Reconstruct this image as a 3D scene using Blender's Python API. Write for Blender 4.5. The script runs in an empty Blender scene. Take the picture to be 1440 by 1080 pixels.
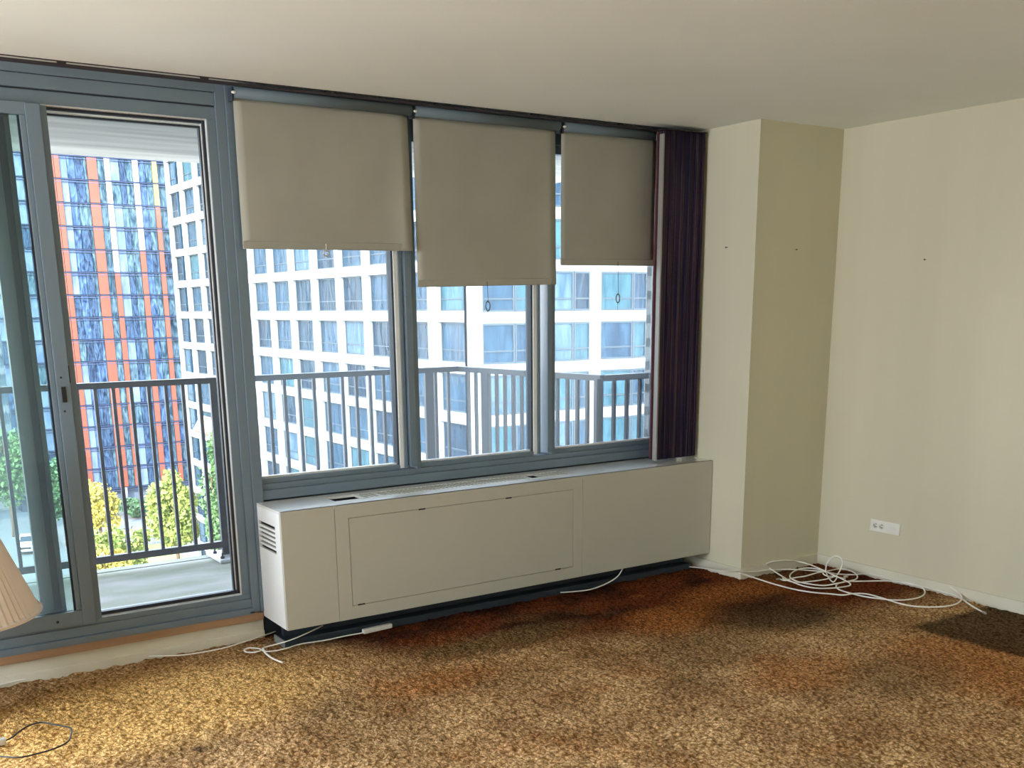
import bpy, bmesh, math, random
import numpy as np
from mathutils import Vector, Matrix
random.seed(7); rng = np.random.default_rng(11)
C = bpy.context.scene.collection
SC = bpy.context.scene
PI = math.pi

# ------------------------------------------------------------------ camera
F_PX, PY = 1462.396, 795.515
YAW, PITCH, ROLL = 0.586773, -0.244912, -0.009840
cam_d = bpy.data.cameras.new('camera'); cam = bpy.data.objects.new('camera', cam_d); C.objects.link(cam)
_f = Vector((math.sin(YAW)*math.cos(PITCH), math.cos(YAW)*math.cos(PITCH), math.sin(PITCH)))
_r = Vector((math.cos(YAW), -math.sin(YAW), 0)); _u = _r.cross(_f)
_r2 = math.cos(ROLL)*_r + math.sin(ROLL)*_u; _u2 = -math.sin(ROLL)*_r + math.cos(ROLL)*_u
cam.matrix_world = Matrix(((_r2.x, _u2.x, -_f.x, -1.56233), (_r2.y, _u2.y, -_f.y, -4.64208), (_r2.z, _u2.z, -_f.z, 1.52548), (0, 0, 0, 1)))
cam_d.sensor_fit = 'HORIZONTAL'; cam_d.sensor_width = 36.0; cam_d.lens = F_PX*36/1440
cam_d.shift_y = (PY-540)/1440; cam_d.clip_start = 0.05; cam_d.clip_end = 2000
SC.camera = cam

# ------------------------------------------------------------------ sky, sun, exposure
SUN_DIR = Vector((-0.66, -0.55, 0.50)).normalized()      # towards the sun
w = bpy.data.worlds.new('sky'); SC.world = w; w.use_nodes = True
wn = w.node_tree; bg = wn.nodes['Background']
tcw = wn.nodes.new('ShaderNodeTexCoord'); spw = wn.nodes.new('ShaderNodeSeparateXYZ'); wn.links.new(tcw.outputs['Generated'], spw.inputs[0])
skr = wn.nodes.new('ShaderNodeValToRGB'); wn.links.new(spw.outputs[2], skr.inputs[0])      # hazy summer sky: milky at the horizon, bluer overhead
skr.color_ramp.elements[0].color = (0.90, 0.96, 1.0, 1); skr.color_ramp.elements[1].color = (0.42, 0.60, 0.90, 1)
_e = skr.color_ramp.elements.new(0.45); _e.color = (0.74, 0.86, 1.0, 1)
wn.links.new(skr.outputs[0], bg.inputs[0]); bg.inputs[1].default_value = 10.0
sl = bpy.data.lights.new('sun', 'SUN'); sl.energy = 11.5; sl.angle = 0.0093; sl.color = (1.0, 0.95, 0.87)
so = bpy.data.objects.new('sun', sl); C.objects.link(so); so.rotation_euler = SUN_DIR.to_track_quat('Z', 'Y').to_euler(); so.location = (-30, -30, 40)
# unseen fill lights added behind the camera, bounced off the ceiling
for lx_, ly_, e_ in ((-3.0, -6.0, 31), (1.6, -6.0, 31)):
    ld = bpy.data.lights.new('bounce_fill', 'AREA'); ld.energy = e_; ld.shape = 'DISK'; ld.size = .5; ld.color = (0.83, 0.95, 1.0)
    lo = bpy.data.objects.new('bounce_fill', ld); C.objects.link(lo); lo.location = (lx_, ly_, 1.75); lo.rotation_euler = (PI, 0, 0)
# fill light added unseen in the left wall (in added window_4, out of the picture)
ld = bpy.data.lights.new('side_fill', 'AREA'); ld.energy = 100; ld.shape = 'RECTANGLE'; ld.size = 2.6; ld.size_y = 1.3; ld.color = (0.84, 0.94, 1.0)
lo = bpy.data.objects.new('side_fill', ld); C.objects.link(lo); lo.location = (-5.03, -1.55, 1.62); lo.rotation_euler = Vector((-1, 0, .18)).to_track_quat('Z', 'Y').to_euler()
# fill light added unseen left of the door (in added window_5)
ld = bpy.data.lights.new('front_fill', 'AREA'); ld.energy = 185; ld.spread = 2.1; ld.shape = 'RECTANGLE'; ld.size = 2.5; ld.size_y = 2.0; ld.color = (0.86, 0.95, 1.0)
lo = bpy.data.objects.new('front_fill', ld); C.objects.link(lo); lo.location = (-2.95, .06, 1.25); lo.rotation_euler = Vector((0, .66, .75)).to_track_quat('Z', 'X').to_euler()
vs = SC.view_settings; vs.view_transform = 'Standard'; vs.look = 'None'; vs.gamma = 1.0; vs.use_curve_mapping = False
vs.exposure = 0.0
cy = SC.cycles; cy.use_denoising = True; cy.max_bounces = 12; cy.diffuse_bounces = 6; cy.glossy_bounces = 4
cy.transparent_max_bounces = 16; cy.sample_clamp_indirect = 8.0; cy.caustics_reflective = False; cy.caustics_refractive = False

# ------------------------------------------------------------------ materials
def srgb(r, g, b):
    f = lambda c: (c/255/12.92 if c/255 <= 0.04045 else ((c/255+0.055)/1.055)**2.4)
    return (f(r), f(g), f(b))
def mat(name, col, rough=0.6, metal=0.0, spec=0.5, noise=0.0, nscale=6.0, bump=0.0, bscale=60.0, stretch=(1, 1, 1), col2=None):
    m = bpy.data.materials.new(name); m.use_nodes = True
    nt = m.node_tree; b = nt.nodes['Principled BSDF']
    b.inputs['Base Color'].default_value = (*col, 1); b.inputs['Roughness'].default_value = rough
    b.inputs['Metallic'].default_value = metal; b.inputs['Specular IOR Level'].default_value = spec
    tc = nt.nodes.new('ShaderNodeTexCoord'); mp = nt.nodes.new('ShaderNodeMapping'); mp.inputs['Scale'].default_value = stretch
    nt.links.new(tc.outputs['Object'], mp.inputs['Vector'])
    if noise or col2:
        n = nt.nodes.new('ShaderNodeTexNoise'); n.inputs['Scale'].default_value = nscale; n.inputs['Detail'].default_value = 5
        nt.links.new(mp.outputs[0], n.inputs['Vector'])
        mx = nt.nodes.new('ShaderNodeMix'); mx.data_type = 'RGBA'
        c2 = col2 if col2 else tuple(c*(1-noise) for c in col)
        mx.inputs[6].default_value = (*col, 1); mx.inputs[7].default_value = (*c2, 1)
        cr = nt.nodes.new('ShaderNodeValToRGB'); cr.color_ramp.elements[0].position = 0.35; cr.color_ramp.elements[1].position = 0.68
        nt.links.new(n.outputs[0], cr.inputs[0]); nt.links.new(cr.outputs[0], mx.inputs[0]); nt.links.new(mx.outputs[2], b.inputs['Base Color'])
    if bump:
        n2 = nt.nodes.new('ShaderNodeTexNoise'); n2.inputs['Scale'].default_value = bscale; n2.inputs['Detail'].default_value = 3
        nt.links.new(mp.outputs[0], n2.inputs['Vector'])
        bp = nt.nodes.new('ShaderNodeBump'); bp.inputs['Strength'].default_value = bump; bp.inputs['Distance'].default_value = 0.01
        nt.links.new(n2.outputs[0], bp.inputs['Height']); nt.links.new(bp.outputs[0], b.inputs['Normal'])
    return m

def pane_mat(name, tint, gloss=0.06, veil=0.0):
    m = bpy.data.materials.new(name); m.use_nodes = True; nt = m.node_tree; nt.nodes.clear()
    out = nt.nodes.new('ShaderNodeOutputMaterial')
    tr = nt.nodes.new('ShaderNodeBsdfTransparent'); tr.inputs[0].default_value = (*tint, 1)
    gl = nt.nodes.new('ShaderNodeBsdfGlossy'); gl.inputs['Roughness'].default_value = 0.02
    df = nt.nodes.new('ShaderNodeBsdfTranslucent'); df.inputs[0].default_value = (0.8, 0.87, 0.95, 1)
    lw = nt.nodes.new('ShaderNodeFresnel'); lw.inputs['IOR'].default_value = 1.45
    m1 = nt.nodes.new('ShaderNodeMixShader'); m2 = nt.nodes.new('ShaderNodeMixShader'); m2.inputs[0].default_value = veil  # translucent share imitates veiling glare over the panes
    nt.links.new(lw.outputs[0], m1.inputs[0]); nt.links.new(tr.outputs[0], m1.inputs[1]); nt.links.new(gl.outputs[0], m1.inputs[2])
    nt.links.new(m1.outputs[0], m2.inputs[1]); nt.links.new(df.outputs[0], m2.inputs[2]); nt.links.new(m2.outputs[0], out.inputs[0])
    return m

def facade_glass(name, col, col2, wav=0.35, scale=0.6, gloss=0.10):
    m = mat(name, col, rough=0.06, spec=gloss, col2=col2, nscale=scale*1.6)
    nt = m.node_tree; b = nt.nodes['Principled BSDF']
    tc = nt.nodes.new('ShaderNodeNewGeometry'); n2 = nt.nodes.new('ShaderNodeTexNoise'); n2.inputs['Scale'].default_value = scale; n2.inputs['Detail'].default_value = 2
    nt.links.new(tc.outputs['Position'], n2.inputs['Vector'])
    mpz = nt.nodes.new('ShaderNodeMapping'); mpz.inputs['Scale'].default_value = (1.5, 1.5, .42); nt.links.new(tc.outputs['Position'], mpz.inputs[0])  # stretched colour noise paints streaky reflections into the glass
    for n in nt.nodes:
        if n.type == 'TEX_NOISE' and n is not n2: nt.links.new(mpz.outputs[0], n.inputs['Vector']); n.inputs['Distortion'].default_value = 1.2
    bp = nt.nodes.new('ShaderNodeBump'); bp.inputs['Strength'].default_value = wav; bp.inputs['Distance'].default_value = 0.4
    nt.links.new(n2.outputs[0], bp.inputs['Height']); nt.links.new(bp.outputs[0], b.inputs['Normal'])
    return m

M = {}
M['wall'] = mat('cream_wall_paint', (0.66, 0.625, 0.485), 0.75, spec=0.25, noise=0.07, nscale=2.2, stretch=(1.2, 1.2, 0.12), bump=0.04, bscale=130)
M['ceiling'] = mat('ceiling_paint', (0.86, 0.905, 0.89), 0.85, spec=0.2, noise=0.05, nscale=1.2, bump=0.05, bscale=110)
M['trim'] = mat('cream_trim_paint', (0.72, 0.69, 0.58), 0.6, noise=0.12, nscale=3, bump=0.05, bscale=50)
M['slate'] = mat('slate_window_paint', (0.150, 0.205, 0.265), 0.33, 0.0, 0.6, noise=0.10, nscale=3, stretch=(1, 1, .5))
M['slate_dark'] = mat('dark_slate_groove', (0.03, 0.042, 0.06), 0.6)
M['gasket'] = mat('black_gasket', (0.012, 0.016, 0.03), 0.5)
M['alu'] = mat('bare_aluminium', (0.84, 0.86, 0.88), 0.35, 0.1, noise=.1)
M['screen_frame'] = mat('grey_screen_frame', (0.17, 0.20, 0.20), 0.5)
M['black'] = mat('black_plastic', (0.012, 0.012, 0.015), 0.35)
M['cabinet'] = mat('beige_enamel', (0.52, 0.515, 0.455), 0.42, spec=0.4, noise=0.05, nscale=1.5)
M['cab_top'] = mat('white_daylit_enamel_top', (0.93, 0.93, 0.91), 0.30, spec=0.8, noise=0.05, nscale=2)  # white enamel, lightened further to stand in for window light on top
M['cab_top'].node_tree.nodes['Principled BSDF'].inputs['Coat Weight'].default_value = 1.0
M['cab_top'].node_tree.nodes['Principled BSDF'].inputs['Coat Roughness'].default_value = 0.12
M['cab_end'] = mat('daylit_enamel_end', (0.90, 0.92, 0.94), 0.4, noise=0.03, nscale=2)  # cabinet enamel lightened to stand in for daylight on the end
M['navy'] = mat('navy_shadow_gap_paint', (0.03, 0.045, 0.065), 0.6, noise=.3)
M['wood'] = mat('raw_pine', (0.42, 0.25, 0.14), 0.6, noise=.25, nscale=14, stretch=(.15, 1, 2))
M['shade'] = None
M['tube'] = mat('blue_grey_shade_roll', (0.11, 0.15, 0.18), 0.6, noise=.1)
M['track'] = mat('dark_plum_track', (0.022, 0.016, 0.024), 0.45)
M['white_plastic'] = mat('white_plastic', (0.82, 0.81, 0.77), 0.4)
M['cable'] = mat('white_cable_jacket', (0.90, 0.89, 0.84), 0.4)
M['brass'] = mat('nickel_connector', (0.5, 0.47, 0.42), 0.35, 0.8)
M['steel'] = mat('galvanised_steel', (0.62, 0.63, 0.64), 0.4, 0.5, noise=.2)
M['rail'] = mat('charcoal_rail_paint', (0.020, 0.026, 0.036), 0.42, noise=.2, nscale=9)
M['concrete'] = mat('board_marked_concrete', (0.52, 0.505, 0.455), 0.9, noise=.38, nscale=3.4, stretch=(.25, 2.2, 1), bump=.25, bscale=14)
M['deck'] = mat('mossy_concrete_deck', (0.28, 0.265, 0.245), 0.85, col2=(0.13, 0.150, 0.085), nscale=3.2, stretch=(.5, 1.4, 1), bump=.1, bscale=40)
M['brick'] = mat('white_painted_brick', (0.62, 0.63, 0.61), 0.8, noise=.15, nscale=20, bump=.2, bscale=60)
M['mortar'] = mat('grey_mortar', (0.36, 0.37, 0.36), 0.9)
M['white_facade'] = mat('white_precast_facade', (0.27, 0.28, 0.28), 0.7, noise=.05, nscale=.4)
M['white_frame'] = mat('dark_teal_window_frame', (0.022, 0.040, 0.055), 0.4)
M['g_blue'] = facade_glass('blue_facade_glass', (0.010, 0.028, 0.052), (0.026, 0.062, 0.10))
M['g_dark'] = facade_glass('dark_facade_glass', (0.004, 0.012, 0.026), (0.018, 0.040, 0.065))
M['g_teal'] = facade_glass('teal_facade_glass', (0.016, 0.055, 0.075), (0.04, 0.10, 0.125))
M['g_pale'] = facade_glass('pale_blind_facade_glass', (0.025, 0.060, 0.10), (0.085, 0.13, 0.165))
M['t_blue'] = facade_glass('tower_blue_glass', (0.008, 0.022, 0.06), (0.09, 0.16, 0.29), wav=.6, scale=.8)
M['t_teal'] = facade_glass('tower_teal_glass', (0.008, 0.030, 0.050), (0.11, 0.18, 0.23), wav=.6, scale=.9)
M['t_deep'] = facade_glass('tower_deep_glass', (0.004, 0.012, 0.035), (0.06, 0.11, 0.19), wav=.6, scale=1.0)
M['t_pale'] = facade_glass('tower_pale_glass', (0.09, 0.13, 0.22), (0.17, 0.23, 0.33), wav=.3, scale=.4)
M['orange'] = mat('orange_cladding', (0.22, 0.058, 0.03), 0.5, noise=.2, nscale=.5)
M['pale_glare_tile'] = mat('pale_glare_and_tile', (0.444, 0.408, 0.396), 0.4)  # sun glare on upper tower panels as a colour; also pale awning tiles
M['yellow_glare'] = mat('yellow_sun_glare', (0.42, 0.3, 0.072), 0.4)  # sun glare on the topmost orange panels, put into the colour
M['tower_line'] = mat('dark_blue_slab_edge', (0.03, 0.05, 0.12), 0.5)
M['tower_line2'] = mat('blue_transom', (0.05, 0.08, 0.16), 0.5)
M['plinth'] = mat('grey_blue_plinth', (0.11, 0.14, 0.19), 0.6, noise=.3, nscale=.3)
M['band'] = mat('pale_balcony_band', (0.46, 0.50, 0.48), 0.6) if True else mat('pale_balcony_band', (0.252, 0.276, 0.27), 0.6)
M['block_glass'] = facade_glass('pale_green_block_glass', (0.10, 0.17, 0.17), (0.20, 0.28, 0.27), wav=.2)
M['street'] = mat('pale_concrete_street', (0.216, 0.216, 0.216), 0.9, noise=.2, nscale=.12)
M['asphalt'] = mat('light_asphalt', (0.156, 0.168, 0.18), 0.9, noise=.15, nscale=.2)
M['lawn'] = mat('sunny_lawn', (0.34, 0.36, 0.10), 0.9, noise=.4, nscale=.4)
M['leaf_yellow'] = mat('yellow_green_leaves', (0.33, 0.36, 0.08), 0.6, col2=(0.17, 0.25, 0.05), nscale=.8)
M['leaf_gold'] = mat('golden_leaves', (0.46, 0.34, 0.05), 0.6, col2=(0.36, 0.36, 0.08), nscale=.8)
M['leaf_green'] = mat('mid_green_leaves', (0.12, 0.22, 0.07), 0.6, col2=(0.06, 0.14, 0.05), nscale=.8)
M['leaf_dark'] = mat('deep_green_leaves', (0.055, 0.13, 0.055), 0.6, col2=(0.10, 0.19, 0.08), nscale=.8)
M['bark'] = mat('bark', (0.12, 0.08, 0.05), 0.9, noise=.3)
M['terracotta'] = mat('terracotta_tile', (0.45, 0.17, 0.10), 0.7)
M['car_white'] = mat('white_car_paint', (0.70, 0.71, 0.72), 0.25)
M['car_glass'] = mat('dark_car_glass', (0.02, 0.03, 0.04), 0.08)
M['rubber'] = mat('tyre_rubber', (0.02, 0.02, 0.02), 0.7)
M['lampshade'] = mat('pleated_blush_fabric', (0.76, 0.65, 0.57), 0.8)
M['ceramic'] = mat('ivory_ceramic', (0.62, 0.56, 0.46), 0.3)
M['pane'] = pane_mat('clear_window_glass', (0.93, 0.96, 0.97), veil=0.045)
M['pane_tint'] = pane_mat('green_tinted_door_glass', (0.74, 0.85, 0.82), veil=0.06)
M['pane_thin'] = pane_mat('outer_door_glass', (0.97, 0.98, 0.98), veil=0.01)

def shade_mat():
    m = mat('grey_beige_shade_cloth', (0.41, 0.405, 0.355), 0.9, spec=.1, noise=.10, nscale=3, bump=.08, bscale=260)
    nt = m.node_tree; b = nt.nodes['Principled BSDF']; out = nt.nodes['Material Output']
    tl = nt.nodes.new('ShaderNodeBsdfTranslucent'); tl.inputs[0].default_value = (0.42, 0.39, 0.31, 1)
    mx = nt.nodes.new('ShaderNodeMixShader'); mx.inputs[0].default_value = 0.04
    nt.links.new(b.outputs[0], mx.inputs[1]); nt.links.new(tl.outputs[0], mx.inputs[2]); nt.links.new(mx.outputs[0], out.inputs[0])
    return m
M['shade'] = shade_mat()

def curtain_mat():
    m = mat('striped_plum_weave', (0.06, 0.02, 0.03), 0.9, spec=.1, bump=.4, bscale=350)
    nt = m.node_tree; b = nt.nodes['Principled BSDF']
    tc = nt.nodes.new('ShaderNodeTexCoord'); mp = nt.nodes.new('ShaderNodeMapping'); mp.inputs['Scale'].default_value = (1, 0.6, 0.004)
    nt.links.new(tc.outputs['Object'], mp.inputs[0])
    n = nt.nodes.new('ShaderNodeTexNoise'); n.inputs['Scale'].default_value = 105; n.inputs['Detail'].default_value = 3; n.inputs['Roughness'].default_value = .7
    nt.links.new(mp.outputs[0], n.inputs['Vector'])
    cr = nt.nodes.new('ShaderNodeValToRGB'); e = cr.color_ramp.elements
    e[0].position = 0.30; e[0].color = (0.012, 0.012, 0.035, 1); e[1].position = 0.74; e[1].color = (0.30, 0.22, 0.19, 1)
    for p_, c_ in ((0.41, (0.022, 0.024, 0.075, 1)), (0.48, (0.080, 0.042, 0.072, 1)), (0.53, (0.012, 0.018, 0.065, 1)), (0.59, (0.17, 0.105, 0.11, 1)), (0.65, (0.024, 0.026, 0.075, 1))):
        q = e.new(p_); q.color = c_
    cr.color_ramp.interpolation = 'LINEAR'
    n3 = nt.nodes.new('ShaderNodeTexNoise'); n3.inputs['Scale'].default_value = 160; nt.links.new(tc.outputs['Object'], n3.inputs['Vector'])
    mx = nt.nodes.new('ShaderNodeMix'); mx.data_type = 'RGBA'; mx.blend_type = 'MULTIPLY'; mx.inputs[0].default_value = .5
    nt.links.new(n.outputs[0], cr.inputs[0]); nt.links.new(cr.outputs[0], mx.inputs[6]); nt.links.new(n3.outputs[0], mx.inputs[7]); nt.links.new(mx.outputs[2], b.inputs['Base Color'])
    return m
M['curtain'] = curtain_mat()
M['curtain_red'] = mat('dull_red_weave_edge', (0.16, 0.055, 0.06), 0.9, noise=.4, nscale=60, stretch=(1, 1, .02), bump=.3, bscale=300)
M['edge_strip'] = mat('pale_grey_edge_strip', (0.30, 0.285, 0.275), 0.5, noise=.1)

def carpet_mat():
    m = bpy.data.materials.new('faded_rust_shag_carpet'); m.use_nodes = True; nt = m.node_tree
    b = nt.nodes['Principled BSDF']; b.inputs['Roughness'].default_value = 0.95; b.inputs['Specular IOR Level'].default_value = 0.08
    L = nt.links.new
    geo = nt.nodes.new('ShaderNodeNewGeometry'); sep = nt.nodes.new('ShaderNodeSeparateXYZ'); L(geo.outputs['Position'], sep.inputs[0])
    def math_(op, a, b_=None, c=None, clamp=False):
        n = nt.nodes.new('ShaderNodeMath'); n.operation = op; n.use_clamp = clamp
        for i, v in enumerate((a, b_, c)):
            if v is None: continue
            if hasattr(v, 'is_linked') or hasattr(v, 'links'): L(v, n.inputs[i])
            else: n.inputs[i].default_value = v
        return n.outputs[0]
    def noise(s, d=4, st=(1, 1, 1), off=(0, 0, 0)):
        mp = nt.nodes.new('ShaderNodeMapping'); mp.inputs['Scale'].default_value = st; mp.inputs['Location'].default_value = off; L(geo.outputs['Position'], mp.inputs[0])
        n = nt.nodes.new('ShaderNodeTexNoise'); n.inputs['Scale'].default_value = s; n.inputs['Detail'].default_value = d; L(mp.outputs[0], n.inputs['Vector'])
        return n.outputs[0]
    def sm(v, lo, hi):
        n = nt.nodes.new('ShaderNodeMapRange'); n.interpolation_type = 'SMOOTHSTEP'; n.inputs['From Min'].default_value = lo; n.inputs['From Max'].default_value = hi; L(v, n.inputs['Value'])
        return n.outputs[0]
    def mixc(f, a, c):
        n = nt.nodes.new('ShaderNodeMix'); n.data_type = 'RGBA'; L(f, n.inputs[0])
        for i, v in ((6, a), (7, c)):
            if isinstance(v, tuple): n.inputs[i].default_value = (*v, 1)
            else: L(v, n.inputs[i])
        return n.outputs[2]
    x, y = sep.outputs[0], sep.outputs[1]
    n1 = noise(1.3, 3, off=(3.1, 1.7, 0)); n2 = noise(3.4, 4, off=(7.7, 2.2, 0)); n3 = noise(90, 2)
    # unfaded rust pile, darkened further to stand in for shade, keeps to the cabinet and widens into the corner; sun-bleached tan elsewhere
    t = math_('MULTIPLY_ADD', math_('MAXIMUM', math_('SUBTRACT', x, 0.6), 0.0), 0.30, 0.60)
    t = math_('SUBTRACT', t, math_('MULTIPLY', math_('SUBTRACT', 1.0, sm(x, -0.15, 0.75)), 0.75))
    d = math_('SUBTRACT', math_('ADD', math_('MULTIPLY', y, -1.0), math_('MULTIPLY_ADD', n1, 0.5, -0.25)), t)
    fade = sm(d, -0.18, 0.34)
    rust = mixc(sm(math_('ADD', n2, math_('MULTIPLY', x, .045)), .40, .66), RUST_IN_SHADE, RUST_A)
    tan = mixc(sm(n2, .34, .68), TAN_A, TAN_B)
    col = mixc(fade, rust, tan)
    def blob(c_, x0, y0, rx, ry, amt, colr):
        q_ = math_('ADD', math_('POWER', math_('DIVIDE', math_('SUBTRACT', x, x0), rx), 2.0), math_('POWER', math_('DIVIDE', math_('SUBTRACT', y, y0), ry), 2.0))
        q_ = math_('ADD', q_, math_('MULTIPLY_ADD', n2, 1.4, -.7))
        return mixc(math_('MULTIPLY', math_('SUBTRACT', 1.0, sm(q_, 0.1, 1.5)), amt), c_, colr)
    n4 = noise(1.9, 3, (1, 1.5, 1), off=(1.2, 5.1, 0))
    col = mixc(math_('MULTIPLY', sm(n4, .56, .72), 0.5), col, AMBER)
    n5 = noise(1.5, 4, (1, 1.3, 1), off=(9.2, .4, 0))
    col = mixc(math_('MULTIPLY', sm(n5, .52, .70), 0.5), col, OLIVE)
    for bl in ((1.9, -.95, .34, .24, .8, AMBER), (.45, -1.02, .34, .15, .6, AMBER), (1.8, -1.85, .34, .2, .6, AMBER), (2.55, -2.25, .45, .5, .7, AMBER), (2.5, -.75, .45, .2, .6, AMBER), (1.0, -.72, .5, .15, .75, OLIVE), (2.35, -1.15, .42, .3, .8, FOOT), (1.7, -1.35, .35, .25, .55, OLIVE), (2.1, -2.1, .35, .22, .5, OLIVE), (.0, -1.25, .25, .5, .35, OLIVE)):
        col = blob(col, *bl)
    # pool of daylight in front of the door, painted into the pile as gold
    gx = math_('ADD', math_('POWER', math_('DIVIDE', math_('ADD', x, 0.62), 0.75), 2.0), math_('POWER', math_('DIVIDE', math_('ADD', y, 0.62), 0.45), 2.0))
    col = mixc(math_('MULTIPLY', math_('SUBTRACT', 1.0, sm(gx, 0.1, 1.6)), 0.8), col, DAYLIGHT_GOLD)
    # dark rectangle left by a piece of furniture against the right wall
    rect = math_('MULTIPLY', sm(x, 2.70, 2.76), math_('SUBTRACT', 1.0, sm(y, -1.73, -1.66)))
    col = mixc(math_('MULTIPLY', rect, 0.85), col, FOOT)
    # small dark burn
    bd = math_('SQRT', math_('ADD', math_('POWER', math_('ADD', x, 0.585), 2.0), math_('POWER', math_('ADD', y, 1.134), 2.0)))
    col = mixc(math_('MULTIPLY', math_('SUBTRACT', 1.0, sm(bd, .015, .035)), .75), col, (0.05, 0.03, 0.02))
    col = mixc(math_('MULTIPLY', math_('SUBTRACT', 1.0, sm(bd, .03, .30)), .3), col, OLIVE)
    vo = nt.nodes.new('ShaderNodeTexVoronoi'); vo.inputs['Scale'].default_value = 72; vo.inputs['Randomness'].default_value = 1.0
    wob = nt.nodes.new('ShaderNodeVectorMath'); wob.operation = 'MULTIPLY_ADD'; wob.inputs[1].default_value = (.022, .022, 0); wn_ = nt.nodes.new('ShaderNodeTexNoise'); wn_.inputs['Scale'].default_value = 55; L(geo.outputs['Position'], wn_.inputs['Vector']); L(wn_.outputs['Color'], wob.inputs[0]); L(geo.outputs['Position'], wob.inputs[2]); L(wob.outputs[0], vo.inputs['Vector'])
    vr = nt.nodes.new('ShaderNodeValToRGB'); L(vo.outputs['Distance'], vr.inputs[0]); vr.color_ramp.elements[0].position = .18; vr.color_ramp.elements[0].color = (1.15, 1.15, 1.15, 1); vr.color_ramp.elements[1].position = .78; vr.color_ramp.elements[1].color = (.36, .28, .18, 1)  # pile colour darkened between tufts to stand in for crevice shade
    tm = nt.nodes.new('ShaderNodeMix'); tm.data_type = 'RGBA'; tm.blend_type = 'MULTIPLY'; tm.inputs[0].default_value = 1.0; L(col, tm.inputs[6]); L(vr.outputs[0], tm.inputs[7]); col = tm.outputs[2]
    hs = nt.nodes.new('ShaderNodeMix'); hs.data_type = 'RGBA'; hs.blend_type = 'MULTIPLY'; hs.inputs[0].default_value = .30
    cr = nt.nodes.new('ShaderNodeValToRGB'); cr.color_ramp.elements[0].color = (.45, .42, .4, 1); cr.color_ramp.elements[1].color = (1.25, 1.25, 1.25, 1); cr.color_ramp.elements[0].position = .32; cr.color_ramp.elements[1].position = .62
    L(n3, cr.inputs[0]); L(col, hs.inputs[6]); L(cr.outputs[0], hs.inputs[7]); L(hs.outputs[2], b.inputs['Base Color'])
    bp = nt.nodes.new('ShaderNodeBump'); bp.inputs['Strength'].default_value = .7; bp.inputs['Distance'].default_value = .010; L(math_('SUBTRACT', noise(150, 3), vo.outputs['Distance']), bp.inputs['Height']); L(bp.outputs[0], b.inputs['Normal'])
    return m
RUST_A, RUST_IN_SHADE = (0.185, 0.050, 0.015), (0.050, 0.016, 0.010)
TAN_A, TAN_B = (0.70, 0.455, 0.235), (0.45, 0.265, 0.125)
AMBER, OLIVE, DAYLIGHT_GOLD, FOOT = (0.48, 0.185, 0.050), (0.22, 0.145, 0.065), (0.97, 0.62, 0.23), (0.065, 0.040, 0.018)
M['carpet'] = carpet_mat()

# ------------------------------------------------------------------ helpers
def link(name, me, m, parent=None, off=(0, 0, 0)):
    o = bpy.data.objects.new(name, me); C.objects.link(o)
    if m is not None and me is not None:
        for mm in (m if isinstance(m, (list, tuple)) else [m]): me.materials.append(mm)
    if parent is not None: o.parent = parent
    o.location = off
    return o
def tag(o, label=None, cat=None, group=None, kind=None):
    if label: o['label'] = label
    if cat: o['category'] = cat
    if group: o['group'] = group
    if kind: o['kind'] = kind
    return o
def thing(name, label, cat, loc=(0, 0, 0), group=None, kind=None):
    o = bpy.data.objects.new(name, None); C.objects.link(o); o.location = loc; o.empty_display_size = .05
    return tag(o, label, cat, group, kind)
def boxes(bs, origin=(0, 0, 0), bevel=0.0):
    """bs: list of (x0,x1,y0,y1,z0,z1) in world; one mesh about origin."""
    bm = bmesh.new()
    for (x0, x1, y0, y1, z0, z1) in bs:
        r = bmesh.ops.create_cube(bm, size=1.0)
        bmesh.ops.scale(bm, vec=(x1-x0, y1-y0, z1-z0), verts=r['verts'])
        bmesh.ops.translate(bm, vec=((x0+x1)/2-origin[0], (y0+y1)/2-origin[1], (z0+z1)/2-origin[2]), verts=r['verts'])
    if bevel:
        bmesh.ops.bevel(bm, geom=list(bm.edges), offset=bevel, segments=2, affect='EDGES', profile=.6)
    me = bpy.data.meshes.new('mesh'); bm.to_mesh(me); bm.free()
    if bevel: me.polygons.foreach_set('use_smooth', [False]*len(me.polygons))
    return me
def pyd(vs_, fs, smooth=False):
    me = bpy.data.meshes.new('mesh'); me.from_pydata([tuple(v) for v in vs_], [], fs); me.update()
    if smooth: me.polygons.foreach_set('use_smooth', [True]*len(me.polygons))
    return me
def prism(poly, z0, z1, origin=(0, 0, 0)):
    """extrude an xy polygon (counter-clockwise) between z0 and z1"""
    n = len(poly); ox, oy, oz = origin
    v = [(x-ox, y-oy, z0-oz) for x, y in poly]+[(x-ox, y-oy, z1-oz) for x, y in poly]
    f = [tuple(range(n-1, -1, -1)), tuple(range(n, 2*n))]+[(i, (i+1) % n, n+(i+1) % n, n+i) for i in range(n)]
    return pyd(v, f)
def lathe(prof, seg=32, origin=(0, 0, 0), axis='Z', ripple=0, amp=0, cap=True):
    v = []; f = []; n = len(prof)
    for i in range(seg):
        a = 2*PI*i/seg
        for (r, z) in prof:
            rr = r*(1+(amp if (ripple and i % 2) else 0))
            p_ = (rr*math.cos(a), rr*math.sin(a), z)
            if axis == 'Y': p_ = (p_[0], p_[2], p_[1])
            if axis == 'X': p_ = (p_[2], p_[0], p_[1])
            v.append((p_[0]+origin[0], p_[1]+origin[1], p_[2]+origin[2]))
    for i in range(seg):
        j = (i+1) % seg
        for k in range(n-1): f.append((i*n+k, j*n+k, j*n+k+1, i*n+k+1))
    if cap:
        f.append(tuple(i*n for i in range(seg-1, -1, -1))); f.append(tuple(i*n+n-1 for i in range(seg)))
    return pyd(v, f, smooth=not ripple)
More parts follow.
